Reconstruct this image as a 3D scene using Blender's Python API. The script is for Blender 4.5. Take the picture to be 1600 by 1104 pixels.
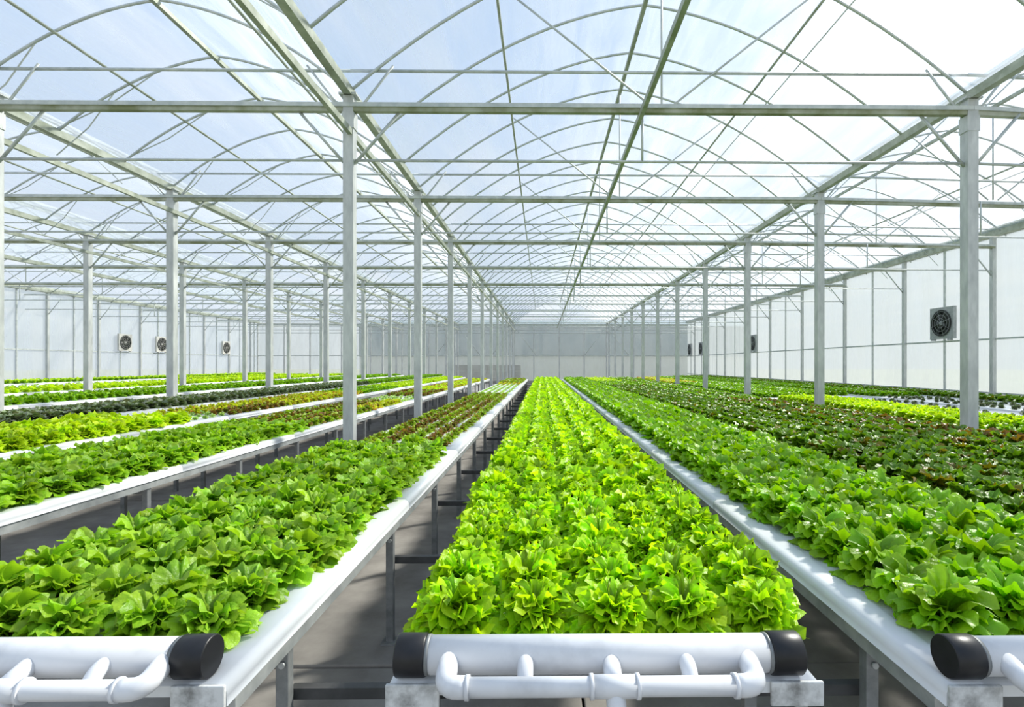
import bpy, math, random
import numpy as np
from mathutils import Vector, Matrix

for o in list(bpy.data.objects):
    bpy.data.objects.remove(o, do_unlink=True)
SC = bpy.context.scene
COL = SC.collection
random.seed(4)
RNG = np.random.default_rng(7)
R = math.radians

# ------------------------------------------------------------------ camera
F_PX = 839.0
EYE = 1.65
YAW = 0.0122
cam_d = bpy.data.cameras.new('camera')
cam = bpy.data.objects.new('camera', cam_d)
COL.objects.link(cam)
cam.location = (0, 0, EYE)
cam.rotation_euler = (math.pi / 2, 0, -YAW)
cam_d.sensor_width = 36.0
cam_d.sensor_fit = 'HORIZONTAL'
cam_d.lens = 36.0 * F_PX / 1600
cam_d.shift_x = -58 / 1600
cam_d.shift_y = 17 / 1600
cam_d.clip_start = 0.05
cam_d.clip_end = 600
SC.camera = cam

# ------------------------------------------------------------------ sky, sun, exposure
SUN_AZ, SUN_EL = R(52), R(40)
SUN_DIR = (math.sin(SUN_AZ) * math.cos(SUN_EL), math.cos(SUN_AZ) * math.cos(SUN_EL), math.sin(SUN_EL))
SC.view_settings.view_transform = 'Standard'
SC.view_settings.look = 'None'
SC.view_settings.gamma = 1.0
SC.view_settings.use_curve_mapping = False
SC.view_settings.exposure = 0.0


def nd(t, kind, **kw):
    n = t.nodes.new(kind)
    for k, v in kw.items():
        if k in n.inputs:
            n.inputs[k].default_value = v
        else:
            setattr(n, k, v)
    return n


def ramp(t, fac, stops, interp='LINEAR'):
    r = t.nodes.new('ShaderNodeValToRGB')
    cr = r.color_ramp
    cr.interpolation = interp
    while len(cr.elements) > 1:
        cr.elements.remove(cr.elements[-1])
    for i, (p, c) in enumerate(stops):
        e = cr.elements[0] if i == 0 else cr.elements.new(p)
        e.position = p
        e.color = (*c, 1) if len(c) == 3 else c
    t.links.new(fac, r.inputs['Fac'])
    return r.outputs['Color']


def math_n(t, op, a, b=None, clamp=False):
    m = t.nodes.new('ShaderNodeMath')
    m.operation = op
    m.use_clamp = clamp
    for i, v in enumerate((a, b)):
        if v is None:
            continue
        if isinstance(v, (int, float)):
            m.inputs[i].default_value = v
        else:
            t.links.new(v, m.inputs[i])
    return m.outputs[0]


def mixc(t, fac, a, b, blend='MIX'):
    m = t.nodes.new('ShaderNodeMix')
    m.data_type = 'RGBA'
    m.blend_type = blend
    for s, v in ((m.inputs[0], fac), (m.inputs[6], a), (m.inputs[7], b)):
        if isinstance(v, (int, float)):
            s.default_value = v
        elif isinstance(v, tuple):
            s.default_value = (*v, 1) if len(v) == 3 else v
        else:
            t.links.new(v, s)
    return m.outputs[2]


def build_world():
    w = bpy.data.worlds.new('sky')
    SC.world = w
    w.use_nodes = True
    t = w.node_tree
    t.nodes.clear()
    tc = nd(t, 'ShaderNodeTexCoord')
    sep = nd(t, 'ShaderNodeSeparateXYZ')
    t.links.new(tc.outputs['Generated'], sep.inputs[0])
    base = ramp(t, sep.outputs['Z'], [(0.0, (.76, .82, .88)), (.12, (.75, .83, .93)), (.45, (.58, .725, .94)), (1.0, (.44, .62, .92))])
    # streaky clouds on a flat layer overhead
    zc = math_n(t, 'MAXIMUM', sep.outputs['Z'], .06)
    u = math_n(t, 'DIVIDE', sep.outputs['X'], zc)
    v = math_n(t, 'DIVIDE', sep.outputs['Y'], zc)
    comb = nd(t, 'ShaderNodeCombineXYZ')
    t.links.new(u, comb.inputs[0])
    t.links.new(v, comb.inputs[1])
    mp = nd(t, 'ShaderNodeMapping')
    mp.inputs['Rotation'].default_value = (0, 0, R(-24))
    mp.inputs['Scale'].default_value = (1.0, .22, 1)
    mp.inputs['Location'].default_value = (.35, .2, 0)
    t.links.new(comb.outputs[0], mp.inputs['Vector'])
    nz = nd(t, 'ShaderNodeTexNoise', Scale=1.1, Detail=6.0, Roughness=.55, Distortion=.35)
    t.links.new(mp.outputs[0], nz.inputs['Vector'])
    cl = ramp(t, nz.outputs['Fac'], [(.47, (0, 0, 0)), (.72, (.9, .9, .9))])
    col = mixc(t, cl, base, (1.0, 1.0, 1.0))
    # bright haze round the sun
    dot = nd(t, 'ShaderNodeVectorMath', operation='DOT_PRODUCT')
    dot.inputs[1].default_value = SUN_DIR
    t.links.new(tc.outputs['Generated'], dot.inputs[0])
    d = math_n(t, 'MAXIMUM', dot.outputs['Value'], 0.0)
    glow = math_n(t, 'MULTIPLY', math_n(t, 'POWER', d, 14.0), 1.0)
    gl = nd(t, 'ShaderNodeVectorMath', operation='SCALE')
    gl.inputs[0].default_value = (1.0, .97, .90)
    t.links.new(glow, gl.inputs['Scale'])
    add = nd(t, 'ShaderNodeVectorMath', operation='ADD')
    t.links.new(col, add.inputs[0])
    t.links.new(gl.outputs[0], add.inputs[1])
    bg = nd(t, 'ShaderNodeBackground', Strength=1.05)
    t.links.new(add.outputs[0], bg.inputs['Color'])
    out = nd(t, 'ShaderNodeOutputWorld')
    t.links.new(bg.outputs[0], out.inputs[0])


build_world()
sun_d = bpy.data.lights.new('sun', 'SUN')
sun_d.energy = 7.5
sun_d.angle = R(6)
sun_d.color = (1.0, .95, .84)
sun = bpy.data.objects.new('sun', sun_d)
COL.objects.link(sun)
sun.rotation_euler = Vector((-SUN_DIR[0], -SUN_DIR[1], -SUN_DIR[2])).to_track_quat('-Z', 'Y').to_euler()

# ------------------------------------------------------------------ materials


def new_mat(name):
    m = bpy.data.materials.new(name)
    m.use_nodes = True
    t = m.node_tree
    t.nodes.clear()
    out = nd(t, 'ShaderNodeOutputMaterial')
    return m, t, out


def bump_of(t, height, strength, dist=.01):
    b = nd(t, 'ShaderNodeBump', Strength=strength, Distance=dist)
    t.links.new(height, b.inputs['Height'])
    return b.outputs[0]


def mat_plain(name, c1, c2, scale=6.0, rough=.5, metal=0.0, bump=0.0, detail=5.0, stretch=(1, 1, 1), spec=.5, lo=.35, hi=.65):
    m, t, out = new_mat(name)
    tc = nd(t, 'ShaderNodeTexCoord')
    mp = nd(t, 'ShaderNodeMapping')
    mp.inputs['Scale'].default_value = stretch
    t.links.new(tc.outputs['Object'], mp.inputs[0])
    nz = nd(t, 'ShaderNodeTexNoise', Scale=scale, Detail=detail, Roughness=.6)
    t.links.new(mp.outputs[0], nz.inputs['Vector'])
    col = ramp(t, nz.outputs['Fac'], [(lo, c1), (hi, c2)])
    p = nd(t, 'ShaderNodeBsdfPrincipled', Roughness=rough, Metallic=metal)
    p.inputs['Specular IOR Level'].default_value = spec
    t.links.new(col, p.inputs['Base Color'])
    if bump:
        t.links.new(bump_of(t, nz.outputs['Fac'], bump), p.inputs['Normal'])
    t.links.new(p.outputs[0], out.inputs[0])
    return m


def mat_sheet(name, clear_lo, clear_hi, tint, body, scale=2.0, stretch=(1, 1, 1), facing=0.0, gloss=.06, rib=0.0, body2=None):
    """Film or twin-wall sheet: part of the light goes straight through, part is scattered."""
    m, t, out = new_mat(name)
    tc = nd(t, 'ShaderNodeTexCoord')
    mp = nd(t, 'ShaderNodeMapping')
    mp.inputs['Scale'].default_value = stretch
    t.links.new(tc.outputs['Object'], mp.inputs[0])
    nz = nd(t, 'ShaderNodeTexNoise', Scale=scale, Detail=4.0, Roughness=.6, Distortion=.6)
    t.links.new(mp.outputs[0], nz.inputs['Vector'])
    f = nd(t, 'ShaderNodeMapRange')
    f.inputs['From Min'].default_value = .35
    f.inputs['From Max'].default_value = .68
    f.inputs['To Min'].default_value = 1 - clear_hi
    f.inputs['To Max'].default_value = 1 - clear_lo
    t.links.new(nz.outputs['Fac'], f.inputs['Value'])
    fac = f.outputs[0]
    if facing:
        lw = nd(t, 'ShaderNodeLayerWeight', Blend=.5)
        fac = math_n(t, 'ADD', fac, math_n(t, 'MULTIPLY', math_n(t, 'POWER', lw.outputs['Facing'], 3.0), facing), clamp=True)
    tr = nd(t, 'ShaderNodeBsdfTransparent')
    tr.inputs[0].default_value = (*tint, 1)
    tl = nd(t, 'ShaderNodeBsdfTranslucent')
    tl.inputs[0].default_value = (*body, 1)
    df = nd(t, 'ShaderNodeBsdfDiffuse')
    df.inputs[0].default_value = (*(body2 or body), 1)
    mx = nd(t, 'ShaderNodeMixShader')
    mx.inputs[0].default_value = .35
    t.links.new(tl.outputs[0], mx.inputs[1])
    t.links.new(df.outputs[0], mx.inputs[2])
    m2 = nd(t, 'ShaderNodeMixShader')
    t.links.new(fac, m2.inputs[0])
    t.links.new(tr.outputs[0], m2.inputs[1])
    t.links.new(mx.outputs[0], m2.inputs[2])
    gl = nd(t, 'ShaderNodeBsdfGlossy', Roughness=.22)
    gl.inputs[0].default_value = (.9, .95, 1, 1)
    m3 = nd(t, 'ShaderNodeMixShader')
    m3.inputs[0].default_value = gloss
    t.links.new(m2.outputs[0], m3.inputs[1])
    t.links.new(gl.outputs[0], m3.inputs[2])
    if rib:
        wv = nd(t, 'ShaderNodeTexWave', Scale=rib, Distortion=0.0)
        t.links.new(tc.outputs['Object'], wv.inputs['Vector'])
        t.links.new(bump_of(t, wv.outputs['Fac'], .3, .01), gl.inputs['Normal'])
    else:
        t.links.new(bump_of(t, nz.outputs['Fac'], .8, .05), gl.inputs['Normal'])
    t.links.new(m3.outputs[0], out.inputs[0])
    return m


def mat_leaf(name, inner, rim, alt=None, alt_amt=0.0, rough=.42, spec=.45, trans=.38, trans_col=None, vary=.25, glossy_bump=.35):
    m, t, out = new_mat(name)
    uv = nd(t, 'ShaderNodeUVMap')
    sp = nd(t, 'ShaderNodeSeparateXYZ')
    t.links.new(uv.outputs[0], sp.inputs[0])
    geo = nd(t, 'ShaderNodeNewGeometry')
    oi = nd(t, 'ShaderNodeObjectInfo')
    rnd = math_n(t, 'FRACT', math_n(t, 'ADD', geo.outputs['Random Per Island'], oi.outputs['Random']))
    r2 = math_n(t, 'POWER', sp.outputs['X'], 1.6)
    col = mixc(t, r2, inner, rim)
    tc = nd(t, 'ShaderNodeTexCoord')
    nz = nd(t, 'ShaderNodeTexNoise', Scale=45.0, Detail=3.0)
    t.links.new(tc.outputs['Object'], nz.inputs['Vector'])
    if alt:
        # the second pigment: a share of the leaves, strongest at the rim
        k = math_n(t, 'MULTIPLY', math_n(t, 'LESS_THAN', rnd, alt_amt), math_n(t, 'ADD', .45, math_n(t, 'MULTIPLY', sp.outputs['X'], .55)))
        col = mixc(t, k, col, alt)
    hsv = nd(t, 'ShaderNodeHueSaturation')
    t.links.new(col, hsv.inputs['Color'])
    r3 = math_n(t, 'FRACT', math_n(t, 'MULTIPLY', rnd, 7.31))
    val = math_n(t, 'ADD', 1 - vary, math_n(t, 'MULTIPLY', r3, 2 * vary))
    val = math_n(t, 'MULTIPLY', val, math_n(t, 'ADD', .85, math_n(t, 'MULTIPLY', nz.outputs['Fac'], .3)))
    t.links.new(val, hsv.inputs['Value'])
    t.links.new(math_n(t, 'ADD', .488, math_n(t, 'MULTIPLY', rnd, .024)), hsv.inputs['Hue'])
    p = nd(t, 'ShaderNodeBsdfPrincipled', Roughness=rough)
    p.inputs['Specular IOR Level'].default_value = spec
    t.links.new(hsv.outputs[0], p.inputs['Base Color'])
    b = bump_of(t, nz.outputs['Fac'], glossy_bump, .02)
    t.links.new(b, p.inputs['Normal'])
    tl = nd(t, 'ShaderNodeBsdfTranslucent')
    tcol = mixc(t, 1.0, hsv.outputs[0], trans_col or (1.25, 1.3, .55), 'MULTIPLY')
    t.links.new(tcol, tl.inputs[0])
    mx = nd(t, 'ShaderNodeMixShader')
    mx.inputs[0].default_value = trans
    t.links.new(p.outputs[0], mx.inputs[1])
    t.links.new(tl.outputs[0], mx.inputs[2])
    t.links.new(mx.outputs[0], out.inputs[0])
    return m


M = {
    'steel': mat_plain('galvanised_steel', (.43, .45, .445), (.60, .62, .605), 9, .5, .3, stretch=(1, 1, .3)),
    'steel_green': mat_plain('weathered_galvanised_steel', (.27, .30, .23), (.46, .49, .42), 5, .55, .25),
    'stained': mat_plain('algae_stained_steel', (.20, .22, .11), (.42, .44, .36), 2.2, .6, .15, lo=.38, hi=.62),
    'pipe_steel': mat_plain('steel_tube', (.42, .46, .45), (.58, .61, .59), 7, .5, .3),
    'leg': mat_plain('dull_bench_steel', (.16, .17, .17), (.30, .31, .31), 8, .5, .35),
    'rail': mat_plain('bench_rail_steel', (.32, .34, .34), (.5, .52, .51), 8, .45, .4),
    'dark_bar': mat_plain('dark_painted_bar', (.035, .036, .036), (.07, .07, .07), 8, .6),
    'white': mat_plain('white_plastic', (.68, .70, .71), (.76, .77, .77), 2, .38, spec=.4),
    'pvc': mat_plain('white_pvc_pipe', (.50, .51, .53), (.70, .71, .73), 7, .32, spec=.45, lo=.22, hi=.52),
    'block': mat_plain('stained_foam_block', (.20, .20, .19), (.66, .67, .66), 14, .85, bump=.3, lo=.3, hi=.58),
    'rubber': mat_plain('black_rubber', (.006, .006, .007), (.014, .014, .016), 12, .38, spec=.4),
    'floor': mat_plain('grey_concrete', (.215, .20, .185), (.36, .34, .315), 2.2, .85, bump=.15, detail=9),
    'ground': mat_plain('dry_grass_ground', (.30, .31, .22), (.44, .43, .34), .3, .95),
    'shed_grey': mat_plain('blue_grey_cladding', (.20, .27, .30), (.29, .36, .38), .6, .8),
    'shed_beige': mat_plain('beige_wall', (.80, .76, .68), (.86, .83, .75), .6, .9),
    'shed_dark': mat_plain('dark_crates', (.05, .055, .05), (.09, .095, .09), 1.5, .9),
    'fan_grey': mat_plain('fan_grey_sheet', (.30, .32, .32), (.42, .44, .44), 9, .45, .3),
    'fan_pale': mat_plain('fan_pale_sheet', (.50, .49, .45), (.62, .61, .57), 9, .55),
    'fan_dark': mat_plain('fan_dark_blade', (.025, .028, .025), (.05, .055, .05), 9, .5),
    'film': mat_sheet('roof_film', .62, .93, (.95, .975, 1.0), (.80, .83, .88), 2.6, (1, .16, 1), facing=.42, gloss=.05),
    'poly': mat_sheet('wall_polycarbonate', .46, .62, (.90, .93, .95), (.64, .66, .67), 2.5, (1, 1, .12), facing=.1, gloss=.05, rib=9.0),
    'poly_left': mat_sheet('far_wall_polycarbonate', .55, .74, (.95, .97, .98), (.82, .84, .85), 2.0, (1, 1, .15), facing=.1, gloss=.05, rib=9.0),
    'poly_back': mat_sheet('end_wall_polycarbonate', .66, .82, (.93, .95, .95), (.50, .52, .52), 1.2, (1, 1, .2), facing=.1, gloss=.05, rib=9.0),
}
LEAF = {
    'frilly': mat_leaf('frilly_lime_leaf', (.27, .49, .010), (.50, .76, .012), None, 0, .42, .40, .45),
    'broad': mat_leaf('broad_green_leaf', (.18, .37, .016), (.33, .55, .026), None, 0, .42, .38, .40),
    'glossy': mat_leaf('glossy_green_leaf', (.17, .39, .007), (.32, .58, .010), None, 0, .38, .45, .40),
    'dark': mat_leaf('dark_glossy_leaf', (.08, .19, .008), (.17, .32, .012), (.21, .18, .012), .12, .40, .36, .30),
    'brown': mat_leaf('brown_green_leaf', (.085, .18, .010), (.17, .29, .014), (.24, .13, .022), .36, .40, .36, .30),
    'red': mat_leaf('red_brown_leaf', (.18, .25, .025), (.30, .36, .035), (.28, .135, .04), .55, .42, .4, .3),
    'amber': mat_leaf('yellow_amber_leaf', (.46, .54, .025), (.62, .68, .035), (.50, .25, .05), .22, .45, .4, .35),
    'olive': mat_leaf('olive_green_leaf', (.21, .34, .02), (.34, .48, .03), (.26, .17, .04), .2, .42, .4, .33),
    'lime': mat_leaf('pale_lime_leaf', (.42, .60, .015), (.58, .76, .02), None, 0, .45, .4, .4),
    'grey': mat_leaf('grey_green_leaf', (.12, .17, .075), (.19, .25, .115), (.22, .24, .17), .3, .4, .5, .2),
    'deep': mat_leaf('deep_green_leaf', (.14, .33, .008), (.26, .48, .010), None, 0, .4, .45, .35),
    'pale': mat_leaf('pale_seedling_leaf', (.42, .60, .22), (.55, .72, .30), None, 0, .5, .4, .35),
}

# ------------------------------------------------------------------ mesh helpers


def link_mesh(name, V, Fc, mat, parent=None, smooth=False):
    me = bpy.data.meshes.new(name)
    me.from_pydata([tuple(v) for v in V], [], [tuple(f) for f in Fc])
    me.materials.append(mat)
    if smooth:
        me.polygons.foreach_set('use_smooth', [True] * len(me.polygons))
    me.update()
    o = bpy.data.objects.new(name, me)
    COL.objects.link(o)
    o.parent = parent
    return o


def reuse(name, me, parent=None, loc=(0, 0, 0), rotz=0.0, scale=1.0):
    o = bpy.data.objects.new(name, me)
    COL.objects.link(o)
    o.parent = parent
    o.location = loc
    if rotz:
        o.rotation_euler = (0, 0, rotz)
    if scale != 1.0:
        o.scale = (scale,) * 3
    return o


def box_vf(x0, x1, y0, y1, z0, z1, b=0.0):
    """Box, its long edges eased by b on all sides (24 vertices) when b > 0."""
    if not b:
        V = [(x, y, z) for x in (x0, x1) for y in (y0, y1) for z in (z0, z1)]
        Fc = [(0, 1, 3, 2), (4, 6, 7, 5), (0, 4, 5, 1), (2, 3, 7, 6), (0, 2, 6, 4), (1, 5, 7, 3)]
        return V, Fc
    import bmesh
    bm = bmesh.new()
    V, Fc = box_vf(x0, x1, y0, y1, z0, z1)
    vs = [bm.verts.new(v) for v in V]
    for f in Fc:
        bm.faces.new([vs[i] for i in f])
    bmesh.ops.bevel(bm, geom=list(bm.edges), offset=b, segments=2, affect='EDGES', profile=.5)
    bm.verts.index_update()
    V = [v.co[:] for v in bm.verts]
    Fc = [[v.index for v in f.verts] for f in bm.faces]
    bm.free()
    return V, Fc


def box(name, x0, x1, y0, y1, z0, z1, mat, parent=None, b=0.0):
    V, Fc = box_vf(x0, x1, y0, y1, z0, z1, b)
    return link_mesh(name, V, Fc, mat, parent)


def tube_vf(pts, r, n=8, cap=True):
    pts = [Vector(p) for p in pts]
    V, Fc = [], []
    up = None
    for i, p in enumerate(pts):
        d = (pts[min(i + 1, len(pts) - 1)] - pts[max(i - 1, 0)]).normalized()
        if up is None:
            up = Vector((0, 0, 1)) if abs(d.z) < .9 else Vector((1, 0, 0))
        a = d.cross(up).normalized()
        b = a.cross(d).normalized()
        up = b
        rr = r[i] if isinstance(r, (list, tuple)) else r
        for k in range(n):
            t = 2 * math.pi * k / n
            V.append(p + a * (math.cos(t) * rr) + b * (math.sin(t) * rr))
    for i in range(len(pts) - 1):
        for k in range(n):
            k2 = (k + 1) % n
            Fc.append((i * n + k, i * n + k2, (i + 1) * n + k2, (i + 1) * n + k))
    if cap:
        Fc.append(tuple(range(n - 1, -1, -1)))
        Fc.append(tuple((len(pts) - 1) * n + k for k in range(n)))
    return V, Fc


def tube(name, pts, r, mat, parent=None, n=8, smooth=True):
    V, Fc = tube_vf(pts, r, n)
    o = link_mesh(name, V, Fc, mat, parent, False)
    if smooth:
        o.data.polygons.foreach_set('use_smooth', [len(p.vertices) == 4 for p in o.data.polygons])
    return o


def bar_vf(p, q, w, h):
    """A square bar from p to q."""
    p, q = Vector(p), Vector(q)
    d = (q - p).normalized()
    up = Vector((0, 0, 1)) if abs(d.z) < .95 else Vector((0, 1, 0))
    a = d.cross(up).normalized() * (w / 2)
    b = a.cross(d).normalized() * (h / 2)
    V = [c + s * a + t * b for c in (p, q) for s, t in ((-1, -1), (1, -1), (1, 1), (-1, 1))]
    Fc = [(3, 2, 1, 0), (4, 5, 6, 7), (0, 1, 5, 4), (1, 2, 6, 5), (2, 3, 7, 6), (3, 0, 4, 7)]
    return V, Fc


def bar(name, p, q, w, h, mat, parent=None):
    return link_mesh(name, *bar_vf(p, q, w, h), mat, parent)


def empty(name, loc=(0, 0, 0), rotz=0.0):
    o = bpy.data.objects.new(name, None)
    o.empty_display_size = .1
    COL.objects.link(o)
    o.location = loc
    o.rotation_euler = (0, 0, rotz)
    return o


def tag(o, label, cat=None, group=None, kind=None):
    o['label'] = label
    if cat:
        o['category'] = cat
    if group:
        o['group'] = group
    if kind:
        o['kind'] = kind
    return o


ORD = ['', 'first', 'second', 'third', 'fourth', 'fifth', 'sixth', 'seventh', 'eighth', 'ninth', 'tenth', 'eleventh', 'twelfth']

# ------------------------------------------------------------------ the greenhouse: frame numbers
FY0, FS = 6.9, 3.77                      # first frame and frame spacing
FRAMES = [FY0 + FS * k for k in range(11)]
Y_END = 46.5
Y_FRONT = 1.0
ZG = EYE + 3.47                          # gutter height
XW_R, XW_L = 12.6, -24.5
ROWS = [5.535, -2.467, -7.30, -12.1]
GUT = [XW_R, 5.535, -2.467, -7.30, -12.1, -17.3, XW_L]
BAYS = [(5.535, XW_R, 1.75), (-2.467, 5.535, 1.98), (-7.30, -2.467, 1.15), (-12.1, -7.30, 1.1), (-17.3, -12.1, 1.1), (XW_L, -17.3, 1.6)]


def arch_h(u):                            # u: 0 at a gutter, 1 at the ridge
    return 1.75 * u - .75 * u * u


# ---- floor and outside
g = box('ground', -150, 150, -60, 200, -.45, -.12, M['ground'])
tag(g, 'dry grass ground outside the greenhouse', None, None, 'structure')
floor = empty('floor')
tag(floor, 'grey concrete floor slabs under the growing benches', None, None, 'structure')
slab_cache = {}
xs = [-24.6 + 3.1 * i for i in range(12)] + [12.7]
ys = [-1.8, -.1, 1.35, 2.96] + [2.96 + 3.65 * i for i in range(1, 12)] + [46.6]
for i in range(len(xs) - 1):
    for j in range(len(ys) - 1):
        key = (round(xs[i + 1] - xs[i], 2), round(ys[j + 1] - ys[j], 2))
        if key not in slab_cache:
            V, Fc = box_vf(.006, key[0] - .006, .006, key[1] - .006, -.12, 0, .006)
            me = bpy.data.meshes.new('slab')
            me.from_pydata(V, [], Fc)
            me.materials.append(M['floor'])
            slab_cache[key] = me
        reuse('slab', slab_cache[key], floor, (xs[i], ys[j], (-.012, 0, -.006)[(i + j) % 3]))

# ---- roof
roof = empty('ceiling')
tag(roof, 'arched clear film roof on galvanised steel tubes', None, None, 'structure')
arch_cache = {}
NA = 14
N_ARCH = int((Y_END - FY0) / (FS / 3)) + 1
for (x0, x1, rise) in BAYS:
    w = x1 - x0
    prof = []
    for i in range(2 * NA + 1):
        s = i / (2 * NA)
        u = 1 - abs(2 * s - 1)
        prof.append((s * w, rise * arch_h(u)))
    # film sheet just outside the arches
    V, Fc = [], []
    ysn = [Y_FRONT - 2.2] + FRAMES + [Y_END]
    for y in ysn:
        for (px, pz) in prof:
            V.append((x0 + px, y, ZG + .07 + pz))
    n = len(prof)
    for j in range(len(ysn) - 1):
        for i in range(n - 1):
            Fc.append((j * n + i, j * n + i + 1, (j + 1) * n + i + 1, (j + 1) * n + i))
    link_mesh('film_sheet', V, Fc, M['film'], roof, True)
    V, Fc = tube_vf([(px, 0, pz) for px, pz in prof], .020 if w > 6 else .019, 7)
    me = bpy.data.meshes.new('roof_arch')
    me.from_pydata([tuple(v) for v in V], [], Fc)
    me.materials.append(M['pipe_steel'])
    me.polygons.foreach_set('use_smooth', [True] * len(me.polygons))
    for k in range(-4, N_ARCH):
        reuse('roof_arch', me, roof, (x0, FY0 + k * FS / 3, ZG + .02))
    # thin web rods under the arches of the narrower bays
    if w < 7.5:
        V, Fc = [], []
        for sgn in (0, 1):
            for ua, za in ((.36, -.35), (.62, .05)):
                a = (0 if sgn == 0 else w, 0, za)
                b = ((ua * w / 2) if sgn == 0 else w - ua * w / 2, 0, rise * arch_h(ua))
                v, f = tube_vf([a, ((a[0] + b[0]) / 2, .05 - .1 * sgn, (a[2] + b[2]) / 2 - .04), b], .0095, 5)
                Fc += [tuple(q + len(V) for q in ff) for ff in f]
                V += v
        rod_me = []
        half = len(V) // 4
        for q in range(4):
            me = bpy.data.meshes.new('web_rod')
            me.from_pydata([tuple(v) for v in V[q * half:(q + 1) * half]], [], [tuple(x - q * half for x in f) for f in Fc if q * half <= f[0] < (q + 1) * half])
            me.materials.append(M['pipe_steel'])
            rod_me.append(me)
        for k in range(-1, 14):
            for q in range(4):
                if (k * 7 + q * 3) % 5 < 3:
                    reuse('web_rod', rod_me[q], roof, (x0, FY0 + k * FS / 3, ZG + .02))
    # ridge and purlins
    mid = (x0 + x1) / 2
    bar('ridge_beam', (mid, Y_FRONT, ZG + rise - .05), (mid, Y_END, ZG + rise - .05), .06, .06, M['steel_green'], roof)
    for s in (-1, 1):
        u = .47
        xx = mid + s * (1 - u) * w / 2
        zz = ZG + rise * arch_h(u) - .035
        tube('purlin', [(xx, Y_FRONT, zz), (xx, Y_END, zz)], .020, M['steel_green'], roof, 6)
    if w > 6:
        xx = mid + .38 * w / 2 * 1.6
        tube('film_wire', [(xx, Y_FRONT, ZG + rise * arch_h(1 - .61) + .03), (xx, Y_END, ZG + rise * arch_h(1 - .61) + .03)], .010, M['pipe_steel'], roof, 5)
for gx in GUT:
    z = ZG
    hh = .11
    if gx in (XW_R, XW_L):
        z = EYE + 3.66
        bar('eave_beam', (gx - .07 * np.sign(gx), Y_FRONT - 2, z), (gx - .07 * np.sign(gx), Y_END, z), .20, .24, M['steel_green'], roof)
    else:
        bar('gutter', (gx, Y_FRONT - 2, z), (gx, Y_END, z), .10, hh, M['steel_green'], roof)
for gx, z in ((-2.44, EYE + 2.95), (-7.2, EYE + 2.98), (-12.05, EYE + 2.98), (1.26, EYE + 3.19)):
    bar('long_beam', (gx, Y_FRONT, z), (gx, Y_END, z), .055, .075, M['steel_green'], roof)
POSTS_R = [14.79 + 3.66 * i for i in range(-3, 10)]
for k, fy in enumerate(FRAMES):
    for (x0, x1, rise) in BAYS:
        ey = fy
        if x1 == XW_R:
            x1 = XW_R - .05
            ey = min(POSTS_R, key=lambda p: abs(p - fy))
        tb = bar('truss_beam', (x0, fy - .03, EYE + 3.292), (x1, ey - .03, EYE + 3.292), .10, .052, M['pipe_steel'], roof)
        if k < 5:
            bar('lower_flange', (x0, fy - .025, EYE + 3.239), (x1, ey - .025, EYE + 3.239), .07, .056, M['stained'], tb)
        tube('tie_tube', [(x0, fy, EYE + 2.607), (x1, ey, EYE + 2.607)], .018, M['pipe_steel'], roof, 6)
        tube('upper_tie_tube', [(x0 + .0, fy + .03, ZG + .30), (x1, ey + .03, ZG + .30)], .020, M['pipe_steel'], roof, 6)
        if x1 - x0 > 6:
            m = (x0 + x1) / 2
            tube('hanger', [(m - .25, fy, EYE + 2.607), (m - .25, fy, EYE + 3.27)], .016, M['pipe_steel'], roof, 6)
            tube('hanger', [(m, fy, EYE + 3.3), (m, fy, ZG + rise - .05)], .014, M['pipe_steel'], roof, 6)
            for s in (-1, 1):
                tube('web_brace', [(m + s * .1, fy, EYE + 3.3), (m + s * (x1 - x0) * .265, fy, ZG + rise * .72)], .014, M['pipe_steel'], roof, 6)

# ---- columns
SIDE = {5.535: 'right of the middle bench', -2.467: 'left of the middle bench', -7.30: 'second row left of the middle bench', -12.1: 'third row left of the middle bench'}
for X in ROWS:
    big = X in (5.535, -2.467)
    proto = None
    for k, fy in enumerate(FRAMES):
        if X == -12.1 and k == 0:
            continue
        c = empty('steel_column', (X if (X, k) != (-7.30, 0) else -6.97, fy, 0))
        where = 'row ' + SIDE[X] if 'row' not in SIDE[X] else SIDE[X]
        tag(c, f'galvanised square steel column, {ORD[k + 1 - (X == -12.1)]} from the front, {where}', None, 'roof columns in rows', 'structure')
        if proto is None:
            w = .066 if X == -2.467 else .070
            parts = [box('shaft', -w, w, -w, w, .02, ZG - .05, M['steel'], c, .006),
                     box('base_plate', -.13, .13, -.13, .13, .0, .02, M['steel'], c),
                     box('cap_plate', -.11, .11, -.09, .09, ZG - .055, ZG - .03, M['steel'], c),
                     box('beam_bracket', -w - .010, w + .010, -w - .006, w + .006, EYE + 3.0, EYE + 3.20, M['steel'], c)]
            for s in (-1, 1):
                parts.append(tube('knee_brace', [(s * w, 0, EYE + 2.57), (s * .66, 0, EYE + 3.25)], .020, M['pipe_steel'], c, 7))
                parts.append(tube('arch_brace', [(s * .06, .02, EYE + 3.2), (s * .55, .02, ZG + .36)], .016, M['pipe_steel'], c, 6))
            proto = parts
        else:
            for p in proto:
                q = p.copy()
                COL.objects.link(q)
                q.parent = c

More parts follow.
